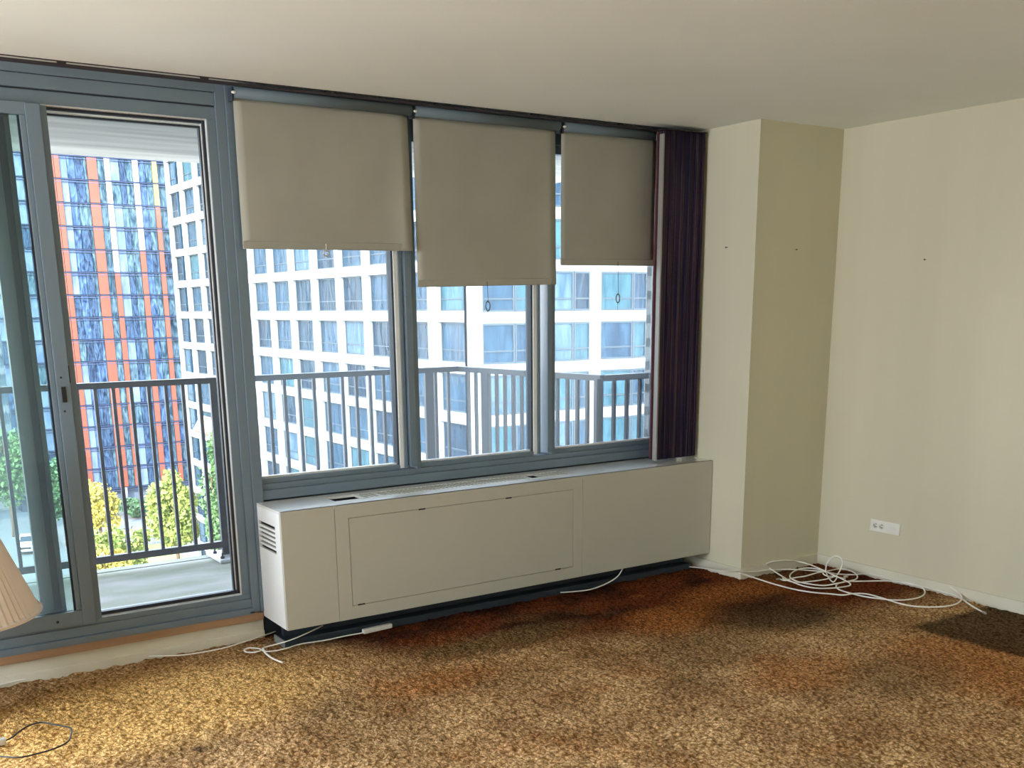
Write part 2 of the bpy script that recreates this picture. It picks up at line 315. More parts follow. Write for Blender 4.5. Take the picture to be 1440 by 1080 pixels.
def smooth_pts(pts, sub=6):
    P_ = [np.array(q, float) for q in pts]; out = []
    for i in range(len(P_)-1):
        p0 = P_[max(i-1, 0)]; p1 = P_[i]; p2 = P_[i+1]; p3 = P_[min(i+2, len(P_)-1)]
        for k in range(sub):
            t = k/sub
            out.append(.5*((2*p1)+(-p0+p2)*t+(2*p0-5*p1+4*p2-p3)*t*t+(-p0+3*p1-3*p2+p3)*t**3))
    out.append(P_[-1]); return out
def tube(pts, r, seg=8, origin=(0, 0, 0), sub=6, flat=1.0):
    pts = smooth_pts(pts, sub) if sub else [np.array(q, float) for q in pts]
    v = []; f = []; n = len(pts); up = np.array((0, 0, 1.0))
    for i, q in enumerate(pts):
        t = pts[min(i+1, n-1)]-pts[max(i-1, 0)]; t = t/(np.linalg.norm(t)+1e-9)
        s = np.cross(t, up); ln = np.linalg.norm(s); s = s/ln if ln > 1e-3 else np.array((1.0, 0, 0)); u = np.cross(s, t)
        for k in range(seg):
            a = 2*PI*k/seg; v.append(q+s*r*math.cos(a)+u*r*flat*math.sin(a)-np.array(origin))
    for i in range(n-1):
        for k in range(seg):
            f.append((i*seg+k, i*seg+(k+1) % seg, (i+1)*seg+(k+1) % seg, (i+1)*seg+k))
    f.append(tuple(range(seg-1, -1, -1))); f.append(tuple((n-1)*seg+k for k in range(seg)))
    return pyd(v, f, smooth=True)
CAM = np.array((-1.56233, -4.64208, 1.52548)); RR, UU, FF = (np.array(a) for a in (_r2, _u2, _f))
def at(x, y, axis=2, val=0.0):
    """where the line of sight through a point of the photograph meets a real surface (used to measure positions)"""
    d = FF+RR*(x-720)/F_PX+UU*(PY-y)/F_PX; t = (val-CAM[axis])/d[axis]; return CAM+t*d

H = 2.45
# ------------------------------------------------------------------ room shell
# floor: one dense sheet of tufts where the carpet is seen, coarse elsewhere
def carpet_mesh():
    xs = np.concatenate([np.linspace(-5, -1.35, 12)[:-1], np.arange(-1.35, 3.372, 0.0085), [3.372]])
    ys = np.concatenate([np.linspace(-7, -3.15, 12)[:-1], np.arange(-3.15, 0.0, 0.0085), [0.0]])
    X_, Y_ = np.meshgrid(xs, ys, indexing='ij')
    dense = (X_ > -1.35) & (Y_ > -3.15) & (X_ < 3.36) & (Y_ < -0.005)
    def lump(cell, seed):
        g = np.random.default_rng(seed); nx, ny = int(9/cell)+3, int(8/cell)+3
        G = g.random((nx, ny)); u = (X_+5.2)/cell; v_ = (Y_+7.2)/cell
        i = u.astype(int); j = v_.astype(int); fu = u-i; fv = v_-j; fu = fu*fu*(3-2*fu); fv = fv*fv*(3-2*fv)
        return G[i, j]*(1-fu)*(1-fv)+G[i+1, j]*fu*(1-fv)+G[i, j+1]*(1-fu)*fv+G[i+1, j+1]*fu*fv
    h = 0.011*lump(0.021, 1)+0.008*lump(0.013, 2)+0.004*lump(0.06, 3)+0.005*lump(0.45, 4)
    Z_ = np.where(dense, h-0.022, -0.008)
    n, m_ = X_.shape
    co = np.stack([X_, Y_, Z_], -1).reshape(-1, 3)
    idx = np.arange(n*m_).reshape(n, m_)
    q = np.stack([idx[:-1, :-1], idx[1:, :-1], idx[1:, 1:], idx[:-1, 1:]], -1).reshape(-1, 4)
    me = bpy.data.meshes.new('carpet'); me.vertices.add(len(co)); me.vertices.foreach_set('co', co.ravel().astype(np.float32))
    me.loops.add(q.size); me.loops.foreach_set('vertex_index', q.ravel().astype(np.int32))
    me.polygons.add(len(q)); me.polygons.foreach_set('loop_start', np.arange(0, q.size, 4, dtype=np.int32)); me.polygons.foreach_set('loop_total', np.full(len(q), 4, dtype=np.int32))
    me.update(calc_edges=True); me.polygons.foreach_set('use_smooth', [True]*len(q)); return me
tag(link('floor', carpet_mesh(), M['carpet']), 'rust and tan shag carpet, sun-faded and stained', 'carpet', kind='structure')
tag(link('subfloor', boxes([(-5.2, 3.55, -7.2, .15, -.25, -.03)]), M['mortar']), 'concrete slab below the shag carpet', 'slab', kind='structure').name = 'floor_slab'
tag(link('ceiling', boxes([(-5.2, 3.55, -7.2, .16, H, H+.2)]), M['ceiling']), 'off-white painted flat ceiling of the room', 'ceiling', kind='structure')
tag(link('wall_right', boxes([(3.371, 3.55, -7.2, .16, -.03, H)]), M['wall']), 'cream wall on the right with outlet plate', 'wall', kind='structure')
tag(link('wall_left', boxes([(-5.2, -5.0, -7.2, -2.8, -.03, H), (-5.2, -5.0, -.3, .16, -.03, H), (-5.2, -5.0, -2.8, -.3, -.03, .08), (-5.2, -5.0, -2.8, -.3, 2.22, H)]), M['wall']), 'cream side wall to the left of the camera', 'wall', kind='structure')
tag(link('wall_back', boxes([(-5.0, 3.371, -7.2, -7.0, -.03, H)]), M['wall']), 'cream wall behind the camera', 'wall', kind='structure')
tag(link('wall_column', boxes([(2.7198, 3.371, -.5655, .0, -.03, H)]), M['wall']), 'cream boxed column in the corner beside the curtain', 'column', kind='structure')
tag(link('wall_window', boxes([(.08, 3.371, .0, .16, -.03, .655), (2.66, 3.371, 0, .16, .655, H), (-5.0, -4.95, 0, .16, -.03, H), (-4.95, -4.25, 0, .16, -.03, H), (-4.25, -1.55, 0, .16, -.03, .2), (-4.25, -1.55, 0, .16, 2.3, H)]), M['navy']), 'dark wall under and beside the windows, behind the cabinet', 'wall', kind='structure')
bt = .055
tag(link('baseboard_right', boxes([(3.357, 3.371, -7.0, -.5655, -.02, bt)], bevel=.003), M['trim']), 'low cream baseboard along the right wall', 'baseboard', kind='structure')
tag(link('baseboard_column', boxes([(2.7065, 3.357, -.579, -.5655, -.02, bt), (2.7065, 2.7198, -.5655, -.02, -.02, bt)], bevel=.003), M['trim']), 'low cream baseboard around the corner column', 'baseboard', kind='structure')
tag(link('baseboard_door', boxes([(-4.9, .085, -.012, .03, -.02, .086), (-4.9, .085, -.02, .03, -.02, .03)], bevel=.003), M['trim']), 'worn cream baseboard under the balcony door', 'baseboard', kind='structure')
tag(link('trim_1', boxes([(-4.9, .055, -.03, .03, .086, .124), (.055, .082, -.026, .03, .086, .12)], bevel=.002), M['wood']), 'raw pine strip below the balcony door sill', 'trim', kind='structure')

# ------------------------------------------------------------------ sliding door assembly
door = thing('door_1', 'slate grey aluminium sliding balcony door at left', 'door', (0, 0, 0), kind='structure')
S = M['slate']
# outer frame: header bands, sill, right post
link('header', boxes([(-1.57, .034, -.012, .14, 2.412, 2.447), (-1.57, .034, -.004, .14, 2.360, 2.410), (-1.57, .034, .004, .14, 2.303, 2.354)], bevel=.0015), S, door)
link('groove', boxes([(-1.57, .034, .012, .10, 2.352, 2.362)]), M['slate_dark'], door)
link('sill', boxes([(-1.57, .034, -.030, .14, .119, .150), (-1.57, .034, -.012, .14, .150, .192), (-1.57, .034, -.004, .14, .192, .215)], bevel=.002), S, door)
link('post', boxes([(.034, .075, -.012, .14, .124, 2.447), (.075, .122, -.022, .14, .124, 2.447)], bevel=.002), S, door)
link('jamb', boxes([(-.005, .034, .0, .14, .215, 2.303)], bevel=.002), S, door)
link('track_hole', boxes([(.018, .036, -.034, -.028, .128, .134)]), M['black'], door)
# outer fixed light behind the opening
op = link('fixed_panel', boxes([(-.019, -.005, .02, .045, .22, 2.30), (-.74, -.005, .03, .055, .215, .233), (-.74, -.005, .03, .055, 2.292, 2.303)]), M['gasket'], door)
link('bead', boxes([(-.008, -.003, .004, .03, .215, 2.303), (-.66, -.005, .004, .03, .2135, .2175), (-.66, -.005, .004, .03, 2.3015, 2.306), (-.0225, -.0195, .03, .05, .235, 2.288), (-.66, -.02, .04, .06, 2.283, 2.288)]), M['alu'], op)
link('gasket', boxes([(-.030, -.023, .04, .06, .235, 2.28), (-.66, -.03, .04, .06, 2.272, 2.280)]), M['gasket'], op)
link('pane', boxes([(-.72, -.024, .050, .054, .233, 2.285)]), M['pane_thin'], op)
# inner sliding panel, pushed to the left
sp = link('sliding_panel', boxes([(-.742, -.722, -.018, .012, .27, 2.262), (-.722, -.668, -.030, .012, .205, 2.300), (-1.54, -.668, -.024, .012, .205, .268), (-1.54, -.668, -.024, .012, 2.258, 2.303)], bevel=.0025), S, door)
link('meeting_plate', boxes([(-.668, -.640, -.006, .026, .215, 2.300)], bevel=.0015), S, sp)
link('gasket', boxes([(-.7495, -.742, -.006, .006, .27, 2.257), (-1.54, -.742, -.006, .006, .264, .2695), (-1.54, -.742, -.006, .006, 2.257, 2.2605)]), M['gasket'], sp)
link('pane', boxes([(-1.54, -.7495, -.002, .004, .269, 2.258)]), M['pane_tint'], sp)
lz = at(89, 555, 1, -.03)
link('pull', boxes([(-.706, -.688, -.036, -.030, lz[2]-.032, lz[2]+.032)], bevel=.0025), M['black'], sp)
lz2 = at(99, 526, 1, -.012)
link('latch', boxes([(-.671, -.6655, -.030, -.006, lz2[2]-.035, lz2[2]+.035)], bevel=.001), M['black'], sp)
for (px, py) in ((85.5, 531), (91, 578.5)):
    q = at(px, py, 1, -.03); link('screw_hole', lathe([(.004, 0), (.004, .003)], 12, (q[0], -.0325, q[2]), 'Y'), M['black'], sp)
q = at(81, 875, 1, -.024); link('adjuster_hole', lathe([(.006, 0), (.006, .003)], 12, (q[0], -.0265, q[2]), 'Y'), M['black'], sp)
# insect-screen door parked behind the left pane
sd = link('screen_panel', boxes([(-.868, -.815, .075, .11, .22, 2.298), (-1.54, -.765, .075, .11, .215, .262), (-1.54, -.765, .075, .11, 2.26, 2.30)], bevel=.002), M['screen_frame'], door)
link('stile_groove', boxes([(-.815, -.785, .085, .11, .22, 2.298)]), M['slate_dark'], sd)
link('stile_lip', boxes([(-.785, -.765, .078, .11, .22, 2.298)], bevel=.002), M['screen_frame'], sd)

# ------------------------------------------------------------------ windows
mull = tag(link('trim_2', boxes([(.122, 2.615, -.012, .14, .655, .700), (.122, 2.615, .0, .14, .700, .728), (.122, 2.615, .0, .14, 2.33, 2.447),
    (.910, .948, -.012, .14, .74, 2.33), (.948, .974, -.004, .14, .728, 2.33), (1.760, 1.790, -.012, .14, .74, 2.33), (1.790, 1.815, -.004, .14, .728, 2.33), (2.615, 2.66, -.004, .14, .655, 2.447)], bevel=.002), S),
    'slate grey sill, mullions and head joining the three windows', 'window frame', kind='structure')
def window(n, x0, x1, jamb, label):
    wd = thing(f'window_{n}', label, 'window', (x0, 0, .728), kind='structure'); o_ = (x0, 0, .728)
    link('sash', boxes([(x0-.008, x0+.008, .03, .075, .75, 2.32), (x0, x1, .012, .075, .728, .752), (x0, x1, .03, .075, 2.29, 2.33)], o_, .002), S, wd)
    if jamb:
        link('inner_stile', boxes([(x1-.010, x1, .020, .07, .752, 2.29)], o_), M['slate_dark'], wd)
        link('white_stile', boxes([(x1, x1+.022, .010, .06, .735, 2.30)], o_, .002), M['alu'], wd)
        link('outer_stile', boxes([(x1+.022, x1+.04, .004, .06, .735, 2.30)], o_, .002), S, wd)
    link('bead', boxes([(x0, x1, .03, .05, .752, .760)], o_), M['alu'], wd)
    link('pane', boxes([(x0, x1, .052, .056, .757, 2.295)], o_), M['pane'], wd)
window(1, .129, .862, True, 'window nearest the balcony door, left of three')
window(2, .974, 1.683, True, 'middle window of the three above the cabinet')
window(3, 1.822, 2.615, False, 'window beside the striped curtain, right of three')

w4 = thing('window_4', 'added window frame around the fill light in the left wall', 'window', (-5.0, -1.55, .08), kind='structure')  # unseen opening added to hold the side fill light
link('frame', boxes([(-5.12, -4.98, -2.84, -2.78, .06, 2.24), (-5.12, -4.98, -.32, -.26, .06, 2.24), (-5.12, -4.98, -2.8, -.3, .06, .11), (-5.12, -4.98, -2.8, -.3, 2.19, 2.24)], (-5.0, -1.55, .08)), S, w4)
w5 = thing('window_5', 'added window frame around the fill light left of the balcony door', 'window', (-2.9, 0, .2), kind='structure')  # unseen opening added to hold the front fill light
link('frame', boxes([(-4.27, -4.21, -.02, .12, .18, 2.32), (-1.64, -1.57, -.02, .12, .0, 2.44), (-4.25, -1.6, -.02, .12, .18, .23), (-4.25, -1.6, -.02, .12, 2.27, 2.32)], (-2.9, 0, .2)), S, w5)
# ------------------------------------------------------------------ roller shades
def shade(x0, x1, zb, zbr, label, ring, curl):
    yf = -.045; o_ = ((x0+x1)/2, yf, 2.41)
    t = thing('roller_shade', label, 'roller shade', o_, 'roller shades over the windows')
    nx, nz = 20, 24; v = []; f = []
    for j in range(nz+1):
        for i in range(nx+1):
            a = i/nx; b = j/nz; zz = 2.40+(zb*(1-a)+zbr*a-2.40)*b
            v.append((x0+(x1-x0)*a-o_[0], yf+.004*math.sin(6*a+3*b)*b-curl*(max(0, a-.82)/.18)**2*b*.02-o_[1], zz-o_[2]))
    for j in range(nz):
        for i in range(nx): f.append((j*(nx+1)+i, j*(nx+1)+i+1, (j+1)*(nx+1)+i+1, (j+1)*(nx+1)+i))
    me = pyd(v, f, True); fb = link('fabric', me, M['shade'], t)
    sm_ = fb.modifiers.new('thick', 'SOLIDIFY'); sm_.thickness = .0012
    # hem pocket with a slat in it
    hv = []
    for (xx, zz) in ((x0, zb), (x1, zbr)):
        for (dy, dz) in ((-.006, .003), (-.007, .032), (.004, .034), (.005, .003)): hv.append((xx-o_[0], yf+dy-o_[1], zz+dz-o_[2]))
    link('hem', pyd(hv, [(0, 1, 2, 3), (7, 6, 5, 4), (0, 4, 5, 1), (1, 5, 6, 2), (2, 6, 7, 3), (3, 7, 4, 0)]), M['shade'], t)
    link('roller', lathe([(.024, x0-o_[0]-.004), (.024, x1-o_[0]+.004)], 20, (0, -.026, -.001), 'X'), M['tube'], t)
    link('bracket', boxes([(x0-.014, x0-.006, -.074, -.030, 2.375, 2.427)], o_), M['slate_dark'], t)
    link('bracket', boxes([(x1+.006, x1+.014, -.074, -.030, 2.375, 2.427)], o_), M['slate_dark'], t)
    link('pin', lathe([(.004, -.012), (.006, -.004), (.006, .004)], 10, (x0-o_[0]-.008, -.045, -.006), 'X'), M['alu'], t)
    xr, zr, L_ = ring
    link('pull_cord', tube([(xr, yf-.008, (zb+zbr)/2+.02), (xr+.002, yf-.012, zr+.04), (xr, yf-.012, zr+.018)], .0014, 6, o_), M['cable'] if L_ == 0 else M['black'], t)
    rp = [(xr+.013*math.cos(a), yf-.012, zr+(.018 if L_ == 0 else .026)*.9*math.sin(a)*(.75 if L_ == 0 else 1)) for a in np.linspace(PI/2, PI/2+2*PI, 17)]
    rg = link('pull_ring', tube(rp, .0035, 8, o_, 1), M['steel'] if L_ == 0 else M['screen_frame'], t)
    if L_: link('tail', tube([(xr-.001, yf-.012, zr-.022), (xr-.003, yf-.012, zr-.05), (xr-.002, yf-.012, zr-.08)], .0010, 6, o_), M['screen_frame'], rg)
    return t
shade(.100, .931, 1.778, 1.785, 'grey-beige roller shade left of three, beside the balcony door', (.497-.012, 1.765, 0), 1)
shade(.962, 1.784, 1.617, 1.632, 'grey-beige roller shade in the middle, hanging lowest', (1.355, 1.525, 1), .6)
shade(1.823, 2.466, 1.730, 1.734, 'grey-beige roller shade right of three, beside the striped curtain', (2.203, 1.560, 1), 0)

# ------------------------------------------------------------------ curtain track and curtain
tk = thing('curtain_track', 'thin dark curtain track along the ceiling over door and windows', 'curtain track', (0, -.09, H))
o_ = (0, -.09, H)
link('rail', boxes([(-2.4, 2.70, -.098, -.082, H-.021, H-.009)], o_, .001), M['track'], tk)
link('flange', boxes([(-2.4, 2.70, -.100, -.094, H-.003, H)], o_), M['track'], tk)
for k in range(9):
    xx = -2.25+k*.552+.01
    link('clip', boxes([(xx-.016, xx+.016, -.097, -.083, H-.012, H)], o_), M['track'], tk)
cu = thing('curtain', 'plum and navy striped pleated curtain stacked at the right window edge', 'curtain', (2.52, -.18, .66))
o_ = (2.52, -.18, .66)
def pleat(x0, x1, yc, depth, n, z0, z1, tk_=.004):
    v = []; f = []; N = n*6
    for i in range(N+1):
        a = i/N; ph = a*n*2*PI
        xx = x0+(x1-x0)*a; yy = yc-depth*(.5+.5*math.sin(ph))**.7
        for j in range(5):
            zz = z0+(z1-z0)*j/4
            v.append((xx-o_[0]+.0018*math.sin(j*2.1+ph), yy-o_[1]+.002*math.sin(j*1.3), zz-o_[2]))
    for i in range(N):
        for j in range(4): f.append((i*5+j, (i+1)*5+j, (i+1)*5+j+1, i*5+j+1))
    return pyd(v, f, True)
fp = link('front_panel', pleat(2.392, 2.690, -.180, .010, 5, .664, 2.424), M['curtain'], cu); fp.modifiers.new('thick', 'SOLIDIFY').thickness = .004
sp_ = link('side_return', boxes([(2.676, 2.692, -.19, -.09, .664, 2.424)], o_, .003), M['curtain'], cu)
link('edge_strip', boxes([(2.374, 2.384, -.206, -.176, .662, 2.40)], o_, .001), M['edge_strip'], cu)
link('dark_fold', boxes([(2.384, 2.396, -.195, -.15, .664, 2.415)], o_, .002), M['curtain'], cu)
bp_ = link('back_panel', pleat(2.372, 2.62, -.140, .018, 6, .668, 2.415), M['curtain_red'], cu); bp_.modifiers.new('thick', 'SOLIDIFY').thickness = .004
link('heading', boxes([(2.392, 2.694, -.205, -.09, 2.424, 2.4285)], o_), M['track'], cu)
link('carrier', boxes([(2.40, 2.69, -.10, -.08, 2.4285, 2.432)], o_), M['black'], cu)
q = at(926, 193, 1, -.11); link('end_clip', boxes([(q[0]-.011, q[0]+.011, -.125, -.105, q[2]-.014, q[2]+.014)], o_, .002), M['white_plastic'], cu)

# ------------------------------------------------------------------ heater cabinet
hx0, hx1, hyf, hz0, hz1 = .088, 2.716, -.3136, .100, .648
he = thing('heating_cabinet', 'long beige enamel heating cabinet under the windows', 'heater', (1.4, -.15, hz0)); o_ = (1.4, -.15, hz0)
s1, s2 = .346, 1.771; fy0, fy1 = hyf, hyf+.02
px0, px1, pz0, pz1 = .416, 1.707, .164, .582; g = .0022
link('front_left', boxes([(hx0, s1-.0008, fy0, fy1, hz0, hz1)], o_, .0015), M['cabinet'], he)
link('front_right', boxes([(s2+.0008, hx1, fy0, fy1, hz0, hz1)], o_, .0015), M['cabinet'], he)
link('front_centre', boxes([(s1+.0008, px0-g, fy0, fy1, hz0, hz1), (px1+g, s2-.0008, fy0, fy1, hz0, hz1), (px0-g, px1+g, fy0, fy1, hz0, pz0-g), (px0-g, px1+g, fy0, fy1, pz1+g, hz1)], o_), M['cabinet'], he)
ap = link('access_panel', boxes([(px0, px1, fy0+.001, fy1, pz0, pz1)], o_, .001), M['cabinet'], he)
for (a_, b_) in ((.80, pz1), (.46, pz0), (1.61, pz0), (1.30, pz1)): link('chip', boxes([(a_-.018, a_+.018, fy0-.0004, fy0+.002, b_-.0035, b_+.0035)], o_), M['black'], ap)
link('gap_backing', boxes([(px0-.02, px1+.02, fy1, fy1+.005, pz0-.02, pz1+.02)], o_), M['black'], he)
# top with the outlet slot cut out
gx0, gx1, gy0, gy1 = .400, 1.765, -.215, -.085
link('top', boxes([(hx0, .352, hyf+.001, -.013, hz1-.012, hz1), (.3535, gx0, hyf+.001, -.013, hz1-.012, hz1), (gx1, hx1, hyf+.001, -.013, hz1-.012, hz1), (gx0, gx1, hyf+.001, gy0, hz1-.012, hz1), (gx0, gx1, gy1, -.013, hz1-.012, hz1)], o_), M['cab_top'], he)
gr = link('grille', boxes([(gx0, gx1, gy0, gy0+.006, hz1-.010, hz1+.001), (gx0, gx1, gy1-.006, gy1, hz1-.010, hz1+.001), (.548, .556, gy0, gy1, hz1-.010, hz1+.001), (.648, .654, gy0, gy1, hz1-.010, hz1+.001), (1.512, 1.518, gy0, gy1, hz1-.010, hz1+.001)], o_), M['cab_top'], he)
slat = boxes([(-.0065, .0065, gy0+.006, gy1-.006, -.012, 0)], (0, o_[1], 0)); slat.materials.append(M['cabinet'])
k = 0
for xx in np.arange(.562, gx1, .0245):
    if .648 < xx < .655 or 1.54 < xx < 1.60: continue
    o2 = bpy.data.objects.new('slat', slat); C.objects.link(o2); o2.parent = gr; o2.location = (xx-o_[0], 0, hz1-.0005-o_[2])
link('duct', boxes([(gx0-.01, gx1+.01, gy0-.01, gy1+.01, hz1-.10, hz1-.095), (gx0-.01, gx1+.01, gy0-.012, gy0-.008, hz1-.10, hz1-.012), (gx0-.01, gx1+.01, gy1+.008, gy1+.012, hz1-.10, hz1-.012)], o_), M['black'], he)
link('coil_fin', boxes([(.41+k_*.03, .413+k_*.03, gy0, gy1, hz1-.06, hz1-.03) for k_ in range(5)], o_), M['steel'], he)
# left end with louvres
ly0, ly1, lz0, lz1 = -.235, -.030, .443, .570
link('end_left', boxes([(hx0, hx0+.012, hyf+.02, ly0, hz0, hz1-.012), (hx0, hx0+.012, ly1, -.013, hz0, hz1-.012), (hx0, hx0+.012, ly0, ly1, hz0, lz0), (hx0, hx0+.012, ly0, ly1, lz1, hz1-.012)], o_), M['cab_end'], he)
for k_ in range(7):
    zz = lz0+(lz1-lz0)*k_/6
    if 0 < k_ < 6: link('louvre', boxes([(hx0, hx0+.010, ly0, ly1, zz-.0055, zz+.0055)], o_), M['cab_end'], he)
link('louvre_backing', boxes([(hx0+.02, hx0+.022, ly0-.02, ly1+.02, lz0-.02, lz1+.02)], o_), M['black'], he)
link('end_right', boxes([(hx1-.012, hx1, hyf+.02, -.013, hz0, hz1-.012)], o_), M['cab_end'], he)
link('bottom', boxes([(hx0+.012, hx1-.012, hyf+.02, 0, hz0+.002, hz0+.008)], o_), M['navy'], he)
# low dark plinth rail under the cabinet
kp = thing('plinth_rail', 'dark blue-grey plinth rail on the floor under the cabinet', 'plinth', (1.35, -.14, 0)); o_ = (1.35, -.14, 0)
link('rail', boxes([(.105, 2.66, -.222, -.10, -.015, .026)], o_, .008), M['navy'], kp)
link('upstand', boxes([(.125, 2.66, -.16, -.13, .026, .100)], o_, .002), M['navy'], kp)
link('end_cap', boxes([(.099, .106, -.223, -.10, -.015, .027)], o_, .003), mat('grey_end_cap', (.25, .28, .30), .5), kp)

# ------------------------------------------------------------------ cables
def px_path(pts, z=.006, r=.0035, **kw):
    out = []
    for q in pts:
        a = at(q[0], q[1], 2, z if len(q) < 3 else q[2])
        if a[0] > 3.349: a = at(q[0], q[1], 0, 3.349)                      # leans against the right baseboard
        if a[0] > 2.70 and a[1] > -.587: a = at(q[0], q[1], 1, -.587)       # leans against the column baseboard
        out.append(a)
    return out
def crop2(pts): return [(960+a[0]/5.54, 740+a[1]/5.54, *a[2:]) for a in pts]
def crop4(pts): return [(1000+a[0]/3.2727, 720+a[1]/3.2727, *a[2:]) for a in pts]
cb = thing('coaxial_cable', 'white cable running from under the cabinet along the right wall', 'cable', tuple(at(1040, 804)))
o_ = tuple(cb.location)
P1 = px_path([(945, 795)]+crop2([(0, 312), (150, 325), (300, 348), (440, 354), (560, 356), (640, 345), (750, 337), (880, 337), (1000, 345), (1110, 355), (1200, 372), (1330, 378)])+crop4([(720, 285), (800, 302), (880, 325), (980, 345), (1070, 368), (1120, 382), (1160, 405), (1200, 432), (1235, 452), (1250, 460)]), .008)
link('jacket', tube(P1, .0042, 8, o_), M['cable'], cb)
e1 = P1[-1]; e0 = P1[-2]; dd = (e1-e0)/np.linalg.norm(e1-e0)
link('connector', tube([e1, e1+dd*.03], .006, 8, o_, 0), M['brass'], cb)
cl = thing('cable_coil', 'tangled coil of white cable on the carpet by the column', 'cable', tuple(at(1165, 806)))
o_ = tuple(cl.location)
A = crop2([(440, 362), (560, 402), (700, 447), (850, 487), (1000, 514), (1150, 527), (1250, 536), (1340, 524)])+crop4([(720, 378), (790, 397), (880, 424), (960, 436), (1060, 436), (1125, 424), (1152, 402, .012), (1145, 378, .02), (1112, 352, .03), (1100, 347, .02)])
B = crop2([(1430, 428), (1300, 430), (1230, 440), (1195, 462), (1215, 492), (1280, 515), (1340, 530)])+crop4([(700, 388), (760, 397), (830, 405), (900, 404), (960, 392), (984, 372), (972, 348), (935, 333), (870, 322), (800, 317), (720, 318), (650, 320)])
Cc = crop2([(760, 412, .010), (800, 422, .012), (860, 404, .014), (960, 388, .016), (1050, 362, .018), (1120, 352, .02), (1100, 345, .03), (1000, 302, .03), (900, 275, .03), (800, 266, .03), (700, 275, .03), (648, 298, .03), (690, 335, .02), (800, 405, .010), (870, 440, .010), (960, 470), (1060, 484), (1180, 481), (1290, 466), (1305, 446, .012), (1250, 415, .02), (1160, 372, .024), (1110, 352, .026)])
D_ = crop2([(1115, 362, .02), (1118, 315, .06), (1142, 262, .10), (1190, 232, .12), (1232, 250, .11), (1245, 290, .08), (1225, 345, .04), (1195, 385, .02), (1155, 392, .014), (1110, 382, .014), (1095, 360, .02), (1150, 345, .02), (1230, 332, .016), (1310, 348, .012), (1358, 382, .01), (1350, 412, .01), (1280, 430, .01), (1180, 450, .01), (1100, 462, .008), (1000, 452), (900, 432, .012), (840, 402, .016), (845, 368, .018), (900, 336, .018), (970, 325, .018), (1040, 332, .018), (1120, 355, .02), (1200, 395, .018), (1270, 408, .012)])
E_ = crop2([(780, 395, .014), (790, 412, .012), (880, 437), (1000, 430), (1120, 412, .012), (1200, 390, .016), (1175, 435, .012), (1140, 405, .016), (1120, 365, .022)])
for nm, pts in (('cable_run', A), ('cable_run', B), ('cable_loop', Cc), ('cable_loop', D_), ('cable_loop', E_)):
    link(nm, tube(px_path(pts, .009), .0040, 8, o_, 5), M['cable'], cl)
q = at(960+1255/5.54, 740+395/5.54, 2, .012); link('connector', tube([q, q+np.array((.02, -.012, .004))], .009, 8, o_, 0), M['brass'], cl)
q = at(960+755/5.54, 740+410/5.54, 2, .012); link('connector', tube([q, q+np.array((-.022, .004, 0))], .005, 8, o_, 0), M['brass'], cl)
# extension cord at the left end of the cabinet
def crop1(pts): return [(340+a[0]/3.2727, 620+a[1]/3.2727, *a[2:]) for a in pts]
ex = thing('extension_cord', 'white extension cord with tied loop, in front of the cabinet end', 'cord', tuple(at(372, 914)))
o_ = tuple(ex.location)
link('cord', tube(px_path(crop1([(372, 850, .06), (300, 885, .05), (220, 918, .03), (150, 938, .012), (100, 952), (95, 962, .012), (60, 972, .012), (24, 972, .012), (12, 962, .012), (35, 953, .012), (80, 956, .014), (105, 968, .012), (150, 966), (205, 955), (270, 935), (380, 918), (480, 897), (560, 883)]), .008), .0042, 8, o_, 6, .7), M['cable'], ex)
link('cord_end', tube(px_path(crop1([(98, 955, .014), (108, 975, .010), (140, 1000), (188, 1020)]), .008), .0048, 8, o_, 6, .7), M['cable'], ex)
a, b = at(510.5, 889, 2, .01), at(550, 880, 2, .01); dv = (b-a)/np.linalg.norm(b-a); L_ = np.linalg.norm(b-a)
cm = boxes([(0, L_, -.012, .012, -.008, .014)], (0, 0, 0), .003)
c_ = link('connector_block', cm, M['white_plastic'], ex, tuple(a-np.array(o_))); c_.rotation_euler = (0, 0, math.atan2(dv[1], dv[0]))
def cable(name, label, pts, r, m, z=.006):
    P_ = px_path(pts, z); oo = tuple(P_[0]); t = thing(name, label, 'cable', oo); link('jacket', tube(P_, r, 8, oo), m, t); return t, P_
cable('thin_cable', 'thin white cable lying along the baseboard under the balcony door', [(-30, 970), (0, 963), (45, 953), (89, 944), (130, 934), (163, 928), (207, 923), (258, 921), (311, 912), (345, 902), (370, 894), (392, 886), (405, 878)], .0032, M['cable'])
cable('thin_cable', 'short white cable hanging from under the cabinet middle', [(876, 799, .10), (868, 811, .05), (852, 821, .02), (830, 829), (806, 832), (788, 833)], .0036, M['cable'])
bc, P_ = cable('lamp_cord', 'thin black looped cord on carpet at lower left', [(-12, 1062), (5, 1064), (28, 1065), (52, 1060), (76, 1053), (94, 1044), (99, 1036), (99, 1024), (76, 1019), (59, 1016), (42, 1020), (28, 1028), (17, 1037), (6, 1042)], .0032, M['black'], .012)
q = np.array(P_[-1]); link('plug', boxes([(q[0]-.035, q[0]+.005, q[1]-.012, q[1]+.012, .0, .024)], tuple(bc.location), .004), M['steel'], bc)

